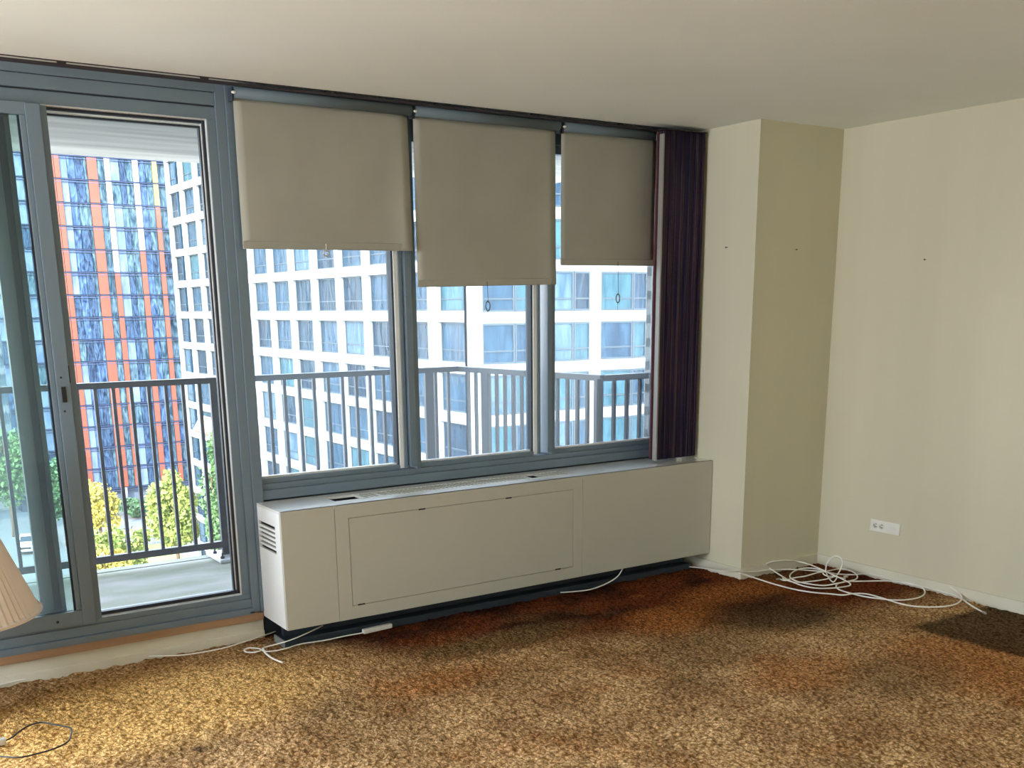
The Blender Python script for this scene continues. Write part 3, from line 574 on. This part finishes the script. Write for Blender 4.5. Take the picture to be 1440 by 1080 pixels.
# ------------------------------------------------------------------ outlet, nails, flecks
ow = thing('outlet_plate', 'cream double outlet plate low on the right wall', 'outlet', (3.371, -1.03, .294)); o_ = (3.371, -1.03, .294)
link('plate', boxes([(3.363, 3.371, -1.129, -.933, .262, .327)], o_, .002), M['white_plastic'], ow)
for yy in (-.972, -1.012):
    rc = link('receptacle', lathe([(.0165, 0), (.0165, .003)], 16, (-.011, yy-o_[1], .002), 'X'), M['white_plastic'], ow)
    link('slot', boxes([(3.3592, 3.3602, yy-.007, yy+.001, .302, .305), (3.3592, 3.3602, yy-.007, yy+.001, .289, .292), (3.3592, 3.3602, yy+.005, yy+.009, .2945, .2985)], o_), M['black'], rc)
link('switch', boxes([(3.3605, 3.363, -1.098, -1.062, .287, .301)], o_, .001), M['white_plastic'], ow)
for (px, py, ax, val, lab) in ((1118, 351, 1, -.5655, 'small dark nail on the front of the column'), (1302, 365, 0, 3.371, 'small dark nail high on the right wall'), (1023, 348, 0, 2.7198, 'small dark nail on the side of the column')):
    q = at(px, py, ax, val); oo = tuple(q); t = thing('nail', lab, 'nail', oo)
    d = np.array((0, -1, 0)) if ax == 1 else np.array((-1, 0, 0))
    link('shank', tube([q, q+d*.012], .0016, 6, oo, 0), M['black'], t); link('head', tube([q+d*.012, q+d*.014], .004, 8, oo, 0), M['black'], t)

# ------------------------------------------------------------------ lamp in front of the left pane
lx, ly = -1.245, -.32
lp = thing('pleated_lamp', 'pleated blush lampshade at the left picture edge before the door', 'lamp', (lx, ly, 0)); 
sh = link('lamp_shade', lathe([(.315, .400), (.30, .412), (.085, .995), (.082, 1.0)], 128, (0, 0, 0), 'Z', 1, .030, cap=False), M['lampshade'], lp); sh.modifiers.new('thick', 'SOLIDIFY').thickness = .002
link('shade_trim', lathe([(.318, .396), (.324, .402), (.318, .408)], 64, (0, 0, 0), 'Z', cap=False), M['lampshade'], lp)
link('lamp_base', lathe([(.10, 0), (.11, .02), (.06, .04), (.10, .12), (.13, .22), (.09, .34), (.03, .40), (.02, .46)], 32), M['ceramic'], lp)
link('stem', lathe([(.008, .46), (.008, 1.0), (.012, 1.005), (.012, 1.02)], 12), M['brass'], lp)

# ------------------------------------------------------------------ balcony
tag(link('balcony_floor', boxes([(-6, 2.30, .14, 1.68, -.20, .03), (-6, 2.30, 1.60, 1.68, .03, .034)]), M['deck']), 'concrete balcony slab with greenish stains outside the door', 'balcony', kind='structure').name = 'floor_balcony'
tag(link('ceiling_balcony', boxes([(-6, 2.9, .14, 1.66, 2.34, 2.62)]), M['concrete']), 'board-marked concrete soffit above the balcony', 'soffit', kind='structure')
RT = 1.130
bars = thing('balcony_railing', 'charcoal steel balcony railing with vertical bars', 'railing', (0, 1.6, .03)); o_ = (0, 1.6, .03)
def seg_boxes(p0, p1, w_, z0, z1):
    p0 = np.array(p0); p1 = np.array(p1); d = p1-p0; L_ = np.linalg.norm(d); d /= L_; n = np.array((-d[1], d[0]))*w_/2
    return prism([tuple(p0-n), tuple(p1-n), tuple(p1+n), tuple(p0+n)], z0, z1, o_)
c1 = at(644, 515, 2, RT)[:2]; c2 = at(848, 527.5, 2, RT)[:2]; c3 = at(909, 524, 2, RT)[:2]
lft = np.array((-5.5, 1.60))
runs = [(lft, c1), (c1, c2), (c2, c3)]
for i, (p0, p1) in enumerate(runs):
    link('top_rail', seg_boxes(p0, p1, .05, RT-.034, RT), M['rail'], bars)
    link('bottom_rail', seg_boxes(p0, p1, .035, .098, .138), M['rail'], bars)
bal = boxes([(-.0095, .0095, -.0095, .0095, .12, RT-.02)], (0, 0, o_[2])); bal.materials.append(M['rail'])
def baluster(x, y, rz):
    o2 = bpy.data.objects.new('baluster', bal); C.objects.link(o2); o2.parent = bars; o2.location = (x-o_[0], y-o_[1], 0); o2.rotation_euler = (0, 0, rz)
def post(x, y, rz, w_=.055, t_=.030):
    me = boxes([(-w_/2, w_/2, -t_/2, t_/2, .04, RT-.02)], (0, 0, o_[2]), .002)
    o2 = link('post', me, M['rail'], bars, (x-o_[0], y-o_[1], 0)); o2.rotation_euler = (0, 0, rz)
    pl = link('base_plate', boxes([(-.09, .09, -.15, .13, .032, .052)], (0, 0, o_[2]), .003), M['steel'], o2)
    return o2
fy0 = lambda x_: 1.6+(c1[1]-1.6)*(x_+5.5)/(c1[0]+5.5)
for x_ in [-.235+.0978*k_ for k_ in range(-30, 7)]+[.490+.0972*k_ for k_ in range(17)]:
    if x_ > 2.06 or abs(x_-1.895) < .045 or abs(x_+1.0) < .045: continue
    baluster(x_, fy0(x_), 0)
fy = lambda x_: 1.6+(c1[1]-1.6)*(x_+5.5)/(c1[0]+5.5)
p1_ = post(.440, fy(.440), 0); p2_ = post(1.895, fy(1.895), 0, .062); post(-1.0, fy(-1.0), 0)
for ddx, ddy in ((-.06, -.10), (.05, -.11), (-.055, .06)):
    link('bolt', lathe([(.014, .052), (.014, .064), (.007, .066), (.007, .085)], 8, (ddx, ddy, -o_[2])), M['black'], p1_)
def run_bars(pa, pb, pxs, posts):
    pa = np.array(pa); pb = np.array(pb); d = pb-pa; rz = math.atan2(d[1], d[0]); n = np.array((-d[1], d[0]))
    def hit(px, py=580):
        dr = FF+RR*(px-720)/F_PX+UU*(PY-py)/F_PX; den = dr[:2]@n; t = ((pa-CAM[:2])@n)/den; return CAM[:2]+t*dr[:2]
    for px in pxs: q = hit(px); baluster(q[0], q[1], rz)
    for px, w_ in posts: q = hit(px); post(q[0], q[1], rz, w_)
run_bars(c1, c2, (659.5, 670, 699, 710.5, 722, 734, 746, 759, 771, 784, 798, 812, 826), ((684, .075),))
run_bars(c2, c3, (863, 881, 899), ((841.5, .05),))
# painted brick pier at the end of the balcony
pier = tag(link('wall_brick', boxes([(2.692, 3.10, .164, .268, -.2, 2.34)]), M['mortar']), 'white painted brick pier outside, beside the curtain', 'pier', kind='structure')
bk = boxes([(-.0535, .0535, -.098, .098, -.0285, .0285)], (0, 0, 0), .003); bk.materials.append(M['brick'])
for r_ in range(26):
    zc = .55+r_*.0685
    for c_i in range(2):
        o2 = bpy.data.objects.new('brick', bk); C.objects.link(o2); o2.parent = pier; o2.location = (2.79+c_i*.207+(.0 if r_ % 2 else .004), .217, zc); o2.rotation_euler = (0, 0, PI/2)
# ------------------------------------------------------------------ outside: ground
G = -25.0
tag(link('ground', boxes([(-260, 320, 8, 420, G-.4, G)]), M['street']), 'pale concrete street and paving far below', 'ground', kind='structure')
tag(link('road', prism([(10, 60), (19.5, 112), (26, 190), (18, 230), (5, 230), (2, 60)], G, G+.04), M['asphalt']), 'light grey road running away at lower left', 'road', kind='structure')
tag(link('lawn', prism([(12, 60), (29, 60), (29, 99), (31, 116), (25, 118), (20.6, 112)], G+.0, G+.08), M['lawn']), 'sunlit yellow-green planting strip below the balcony', 'lawn', kind='structure')

# ------------------------------------------------------------------ white apartment building
wb = thing('apartment_building', 'white gridded apartment building filling the three windows', 'building', (29.2, 45.3, G)); o_ = (29.2, 45.3, G)
FH = 2.85; ZT = .66; NLO, NHI = -8, 5
link('core', boxes([(29.75, 60, 45.95, 97.2, G, 18), (29.3, 60, 97.2, 97.5, G, 18)], o_), M['g_blue'], wb)
link('roof_parapet', boxes([(29.0, 60, 45.1, 97.5, ZT+FH*NHI+.65, ZT+FH*NHI+1.6)], o_), M['white_facade'], wb)
link('base', boxes([(29.1, 60, 45.2, 97.5, G, ZT+FH*NLO-2.3)], o_), M['white_facade'], wb)
zlo, zhi = ZT+FH*NLO-2.3, ZT+FH*NHI+.65
# openings on the face turned to the left (plane x = 29.2): list of (near, far)
left_op = [(46.17, 49.25), (50.32, 53.85)]+[(54.75+4.15*i, 54.75+4.15*i+3.46) for i in range(11)]
edges = [45.3]+[e for op_ in left_op for e in op_]
for i in range(len(left_op)+1):
    a_ = 45.9 if i == 0 else left_op[i-1][1]; b_ = left_op[i][0] if i < len(left_op) else 97.5+3.0
    if b_-a_ < .05: continue
    if i == len(left_op): b_ = min(b_, 100.3)
    link('pilaster', boxes([(29.2, 29.75, a_, b_, zlo, zhi)], o_), M['white_facade'], wb)
spm = {}
def spandrel_left(w_):
    k_ = round(w_, 2)
    if k_ not in spm:
        me = boxes([(.06, .55, 0, w_, 0, .62)]); me.materials.append(M['white_facade']); spm[k_] = me
    return spm[k_]
def win_meshes(w_, split, tr, depth=.06, fw=.09, gy=None):
    fr = boxes([(0, depth, 0, w_, 0, fw), (0, depth, 0, w_, 2.23-fw, 2.23), (0, depth, 0, fw, fw, 2.23-fw), (0, depth, w_-fw, w_, fw, 2.23-fw), (0, depth, fw, w_-fw, tr, tr+fw*.8)]+([(0, depth, w_*split-.06, w_*split+.06, .09, 2.14)] if split else []))
    fr.materials.append(M['white_frame'])
    gy = (depth-.02, depth+.02) if gy is None else gy
    gl = boxes([(gy[0], gy[1], .05, w_-.05, .05, 2.18)])
    return fr, gl
wmc = {}
gk = ['g_blue', 'g_dark', 'g_teal', 'g_dark', 'g_blue', 'g_pale', 'g_dark']
for i, (a_, b_) in enumerate(left_op):
    key = round(b_-a_, 2)
    if key not in wmc:
        fr, gl = win_meshes(b_-a_, 0, .62)
        gls = {}
        for g_ in set(gk): c_g = gl.copy(); c_g.materials.append(M[g_]); gls[g_] = c_g
        wmc[key] = (fr, gls)
    fr, gls = wmc[key]
    for k_ in range(NLO, NHI+1):
        zt = ZT+FH*k_
        o2 = bpy.data.objects.new('spandrel', spandrel_left(b_-a_)); C.objects.link(o2); o2.parent = wb; o2.location = (29.2-o_[0], a_-o_[1], zt-o_[2])
        o3 = bpy.data.objects.new('window', fr); C.objects.link(o3); o3.parent = wb; o3.location = (29.50-o_[0], a_-o_[1], zt-2.23-o_[2])
        g_ = 'g_teal' if i in (8, 9) and random.random() < .7 else random.choice(gk)
        o4 = bpy.data.objects.new('pane', gls[g_]); C.objects.link(o4); o4.parent = o3
# face turned towards the room (plane y = 45.3) with shallow two-facet bays
right_op = [(29.85, 31.81, 33.45), (34.30, 35.95, 37.34), (38.17, 40.40, 41.72), (42.6, 44.6, 46.0)]
pe = [29.2]+[v_ for a_, m_, b_ in right_op for v_ in (a_, b_)]+[60.0]
for i in range(0, len(pe), 2): link('pilaster', boxes([(pe[i], pe[i+1], 45.3, 45.9 if i else 46.17, zlo, zhi)], o_), M['white_facade'], wb)
def facet_frame(p0, p1, tr):
    p0 = np.array(p0); p1 = np.array(p1); w_ = np.linalg.norm(p1-p0); fr, gl = win_meshes(w_, 0, tr, .08, .11, (-.03, .015))
    return fr, gl, math.atan2(p1[1]-p0[1], p1[0]-p0[0])-PI/2
BU = .34
for i, (a_, m_, b_) in enumerate(right_op):
    A_, Mm, B_ = (a_, 45.42), (m_, 45.42-BU), (b_, 45.42-BU*.1)
    sp_m = prism([(a_, 45.36), (m_, 45.36-BU), (b_, 45.36-BU*.1), (b_, 45.95), (a_, 45.95)], 0, .62, (0, 0, 0)); sp_m.materials.append(M['white_facade'])
    pieces = []
    for (q0, q1) in ((A_, Mm), (Mm, B_)):
        fr, gl, rz = facet_frame(q0, q1, .66); gls = {}
        for g_ in set(gk): c_g = gl.copy(); c_g.materials.append(M[g_]); gls[g_] = c_g
        pieces.append((q0, fr, gls, rz))
    for k_ in range(NLO, NHI+1):
        zt = ZT-.08+FH*k_
        o2 = bpy.data.objects.new('spandrel', sp_m); C.objects.link(o2); o2.parent = wb; o2.location = (-o_[0], -o_[1], zt-o_[2])
        for q0, fr, gls, rz in pieces:
            o3 = bpy.data.objects.new('window', fr); C.objects.link(o3); o3.parent = wb; o3.location = (q0[0]-o_[0], q0[1]-o_[1], zt-2.23-o_[2]); o3.rotation_euler = (0, 0, rz)
            g_ = random.choice(['g_blue', 'g_teal', 'g_pale', 'g_blue']) if q0 is A_ else random.choice(['g_blue', 'g_dark', 'g_teal'])
            o4 = bpy.data.objects.new('pane', gls[g_]); C.objects.link(o4); o4.parent = o3
# small tiled awning low on its left end
aw = link('tiled_awning', prism([(28.6, 90.6), (29.3, 90.6), (29.3, 95.4), (28.6, 95.4)], -9.9, -9.75, o_), M['terracotta'], wb)
for k_ in range(9):
    yy = 90.7+k_*.53
    link('roof_tile', tube([(28.45, yy, -9.75), (29.3, yy, -8.4)], .22, 8, o_, 0), M['terracotta'] if k_ % 2 else M['pale_glare_tile'], aw)

# ------------------------------------------------------------------ orange-striped glass tower
tw = thing('glass_tower', 'blue glass tower with orange vertical stripes seen through the door', 'building', (33, 147, G)); o_ = (33, 147, G)
TY = 147.0; TF = 2.93; tz0 = -22.9
link('core', boxes([(20.0, 44.4, TY+.5, TY+20, G, 32)], o_), M['t_deep'], tw)
link('plinth', boxes([(20.0, 44.4, TY+.4, TY+1, G, tz0)], o_), M['plinth'], tw)
for xx in (30.0, 33.4, 39.0): link('street_column', lathe([(.45, G), (.45, tz0)], 12, (xx-o_[0], TY-.2-o_[1], -o_[2])), M['white_facade'], tw)
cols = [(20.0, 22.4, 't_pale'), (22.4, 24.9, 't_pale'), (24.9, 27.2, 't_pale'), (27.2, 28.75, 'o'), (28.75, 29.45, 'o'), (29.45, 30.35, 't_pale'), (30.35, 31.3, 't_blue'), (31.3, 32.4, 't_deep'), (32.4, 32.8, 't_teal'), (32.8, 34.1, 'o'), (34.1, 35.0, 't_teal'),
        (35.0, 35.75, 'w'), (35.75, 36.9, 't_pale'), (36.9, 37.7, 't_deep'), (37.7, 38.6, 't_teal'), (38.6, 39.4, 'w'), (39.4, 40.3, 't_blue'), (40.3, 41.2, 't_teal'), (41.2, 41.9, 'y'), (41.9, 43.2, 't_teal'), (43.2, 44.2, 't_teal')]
NF = 17
pm = {}
def panel_mesh(w_, key, proud):
    k_ = (round(w_, 2), key)
    if k_ not in pm:
        me = boxes([(0.03, w_-.03, -proud, .5, .10, TF-.12)]); me.materials.append(M[key]); pm[k_] = me
    return pm[k_]
for ci, (a_, b_, kind) in enumerate(cols):
    for fl in range(NF):
        zz = tz0+TF*fl
        if kind in 'owy':
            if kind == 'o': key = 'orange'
            elif kind == 'w': key = 'pale_glare_tile' if fl > (9 if a_ < 36 else 10) else 'orange'  # upper floors recoloured to imitate sun glare on the orange metal
            else: key = 'yellow_glare' if fl > 12 else 'orange'
            nm, pr = 'cladding_panel', .16
        else:
            nm, pr = 'glass_panel', .0
            key = kind if random.random() < .7 else random.choice(['t_blue', 't_deep', 't_teal', kind])
        if ci >= 19: off = (ci-18)**2*.5
        else: off = 0
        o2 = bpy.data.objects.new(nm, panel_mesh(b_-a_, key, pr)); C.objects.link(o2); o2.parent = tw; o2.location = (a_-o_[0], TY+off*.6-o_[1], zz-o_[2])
for fl in range(NF+1):
    zz = tz0+TF*fl
    link('slab_edge', boxes([(20.0, 43.4, TY-.19, TY+.3, zz-.06, zz+.02)], o_), M['tower_line'], tw)
    link('transom', boxes([(20.0, 43.4, TY-.19, TY+.3, zz-.36, zz-.30)], o_), M['tower_line2'], tw)

# ------------------------------------------------------------------ pale balcony block at far left
pb = thing('balcony_block', 'pale apartment block with stacked balconies behind the tinted door pane', 'building', (10, 172, G)); o_ = (10, 172, G)
link('core', boxes([(-20, 27, 173, 195, -16.5, 40)], o_), M['block_glass'], pb)
link('podium', boxes([(-20, 27.5, 170, 195, G, -16.5)], o_), M['plinth'], pb)
for fl in range(17):
    zz = -16.5+fl*2.9
    for k_ in range(6):
        x0 = -8+k_*5.9
        link('balcony_band', boxes([(x0, x0+5.6, 171.6, 173, zz, zz+1.05)], o_), M['band'], pb)
        link('glazing', boxes([(x0+.3, x0+5.3, 172.6, 173, zz+1.2, zz+2.7)], o_), M['block_glass'], pb)
        link('fin', boxes([(x0+5.6, x0+5.9, 171.8, 173, zz, zz+2.9)], o_), M['band'], pb)

# ------------------------------------------------------------------ trees
def tree(name, label, x, y, zb, zt, rx, m, n=1300, leaf=.36, group=None, seed=0, pointed=.0):
    g_ = np.random.default_rng(seed); t = thing(name, label, 'tree' if zt-zb > 3.2 else 'shrub', (x, y, G), group)
    c_ = np.array((0, 0, (zb+zt)/2-G)); hz = (zt-zb)/2
    lob = [(np.zeros(3), .68)]
    for _ in range(15):
        q_ = g_.normal(size=3); q_ /= np.linalg.norm(q_); lob.append((q_*g_.uniform(.45, .72)*np.array((rx, rx, hz)), g_.uniform(.24, .42)))
    v = []; f = []
    for i in range(n):
        lc, ls = lob[g_.integers(len(lob))]; d = g_.normal(size=3); d /= np.linalg.norm(d); rr = ls*(g_.random()**.4)
        p_ = lc+d*rr*np.array((rx, rx, hz))
        if pointed: s_ = 1-pointed*(p_[2]/hz+1)/2; p_[0] *= s_; p_[1] *= s_
        p_ = p_+c_; a1 = g_.normal(size=3); a1 /= np.linalg.norm(a1); a2 = np.cross(a1, g_.normal(size=3)); a2 /= np.linalg.norm(a2)
        l_ = leaf*g_.uniform(.6, 1.4); b0 = len(v)
        v += [p_-a1*l_*.5, p_+a2*l_*.28, p_+a1*l_*.5, p_-a2*l_*.28]; f.append((b0, b0+1, b0+2, b0+3))
    link('trunk', tube([(0, 0, 0), (.1, 0, (zb-G)*.6), (0, .05, (zt-G)*.8)], max(.08, rx*.05), 8, (0, 0, 0), 3), M['bark'], t)
    cr = link('crown', pyd(v, f), m, t); cr['kind'] = 'stuff'
    return t
tree('street_tree', 'large yellow-green tree centred behind the balcony bars', 23.0, 85, -19.6, -12.0, 3.1, M['leaf_yellow'], 9500, .38, seed=1, pointed=.25)
tree('street_tree', 'dark green tree against the end of the white building', 24.2, 77.5, -18.5, -7.4, 1.7, M['leaf_green'], 4600, .44, seed=2)
tree('street_tree', 'golden leaved tree beside the door stile', 22.4, 112, -22.6, -15.0, 3.3, M['leaf_gold'], 4200, .48, seed=3)
tree('shrub', 'bright yellow-green shrub low beside the door stile', 17.4, 88, -21.4, -16.4, 2.5, M['leaf_yellow'], 4200, .42, seed=4)
tree('shrub', 'bright shrub in front of the large yellow-green tree', 20.6, 92.5, -21.8, -16.8, 2.7, M['leaf_yellow'], 4200, .42, seed=5)
tree('shrub', 'golden shrub under the lowest part of the railing', 16.4, 80, -20.6, -16.9, 2.4, M['leaf_gold'], 3200, .40, seed=12)
tree('hedge', 'dark green clipped hedge between street and trees', 31.4, 135, -25, -22.4, 3.6, M['leaf_dark'], 1800, .42, seed=6)
tree('street_tree', 'tall mid-green tree behind the tinted pane at far left', 16.4, 131, -21.5, -10.6, 4.4, M['leaf_green'], 5600, .55, seed=7)
tree('street_tree', 'deep green tree beside the road behind the tinted pane', 20.6, 122, -23, -14.0, 3.2, M['leaf_dark'], 4600, .5, seed=8)
tree('street_tree', 'yellow-green tree below the pale balcony block', 16.4, 150, -19.5, -12.6, 3.0, M['leaf_yellow'], 3000, .5, seed=9)
tree('street_tree', 'mid-green tree beyond the road at the left picture edge', 11.0, 141, -24, -12, 4.2, M['leaf_green'], 4600, .55, seed=10)
# low fence by the paving
fe = thing('street_fence', 'low pale metal fence by the paving beyond the trees', 'fence', (30, 117, G)); o_ = (30, 117, G)
link('rail', boxes([(27.5, 33.5, 116.95, 117.05, G+1.0, G+1.1), (27.5, 33.5, 116.95, 117.05, G+.25, G+.33)], o_), M['steel'], fe)
pk = boxes([(-.03, .03, -.03, .03, 0, 1.05)]); pk.materials.append(M['steel'])
for k_ in range(25):
    o2 = bpy.data.objects.new('picket', pk); C.objects.link(o2); o2.parent = fe; o2.location = (27.5+k_*.25-o_[0], 0, 0)

# ------------------------------------------------------------------ white pickup parked below
car = thing('pickup_truck', 'white pickup truck parked on the road at lower left', 'truck', (16.6, 122, G+.04)); car.rotation_euler = (0, 0, -.25)
def cbox(bs, bevel=.06): return boxes(bs, (0, 0, 0), bevel)
def loft(secs):
    v = []; f = []
    for (y_, w_, z0, z1) in secs: v += [(-w_, y_, z0), (w_, y_, z0), (w_*.92, y_, z1), (-w_*.92, y_, z1)]
    for i in range(len(secs)-1):
        for k_ in range(4): f.append((i*4+k_, i*4+(k_+1) % 4, (i+1)*4+(k_+1) % 4, (i+1)*4+k_))
    f.append((3, 2, 1, 0)); n_ = (len(secs)-1)*4; f.append((n_, n_+1, n_+2, n_+3)); return pyd(v, f)
link('body', loft([(-2.7, .88, .55, .95), (-2.55, .95, .45, 1.1), (-1.1, .97, .42, 1.18), (.9, .97, .42, 1.18), (2.6, .96, .45, 1.15), (2.7, .94, .5, 1.1)]), M['car_white'], car)
cab = link('cab', loft([(-1.2, .88, 1.1, 1.2), (-.55, .80, 1.1, 1.78), (.75, .80, 1.1, 1.80), (1.05, .86, 1.1, 1.2)]), M['car_white'], car)
link('windshield', pyd([(-.74, -1.16, 1.24), (.74, -1.16, 1.24), (.66, -.60, 1.75), (-.66, -.60, 1.75)], [(0, 1, 2, 3)]), M['car_glass'], cab)
link('bed', cbox([(-.85, .85, 1.1, 2.6, 1.155, 1.175)], 0), M['rubber'], car)
link('bumper', cbox([(-.93, .93, -2.82, -2.62, .42, .64)]), M['steel'], car)
link('radiator_grille', cbox([(-.55, .55, -2.73, -2.66, .68, .92)], .01), M['rubber'], car)
for sx in (-1, 1):
    link('headlamp', cbox([(sx*.74-.14, sx*.74+.14, -2.74, -2.66, .72, .92)], .02), M['alu'], car)
    for yy in (-1.75, 1.65): link('wheel', lathe([(.2, -.11), (.36, -.10), (.38, 0), (.36, .10), (.2, .11)], 18, (sx*.86, yy, .38), 'X'), M['rubber'], car)
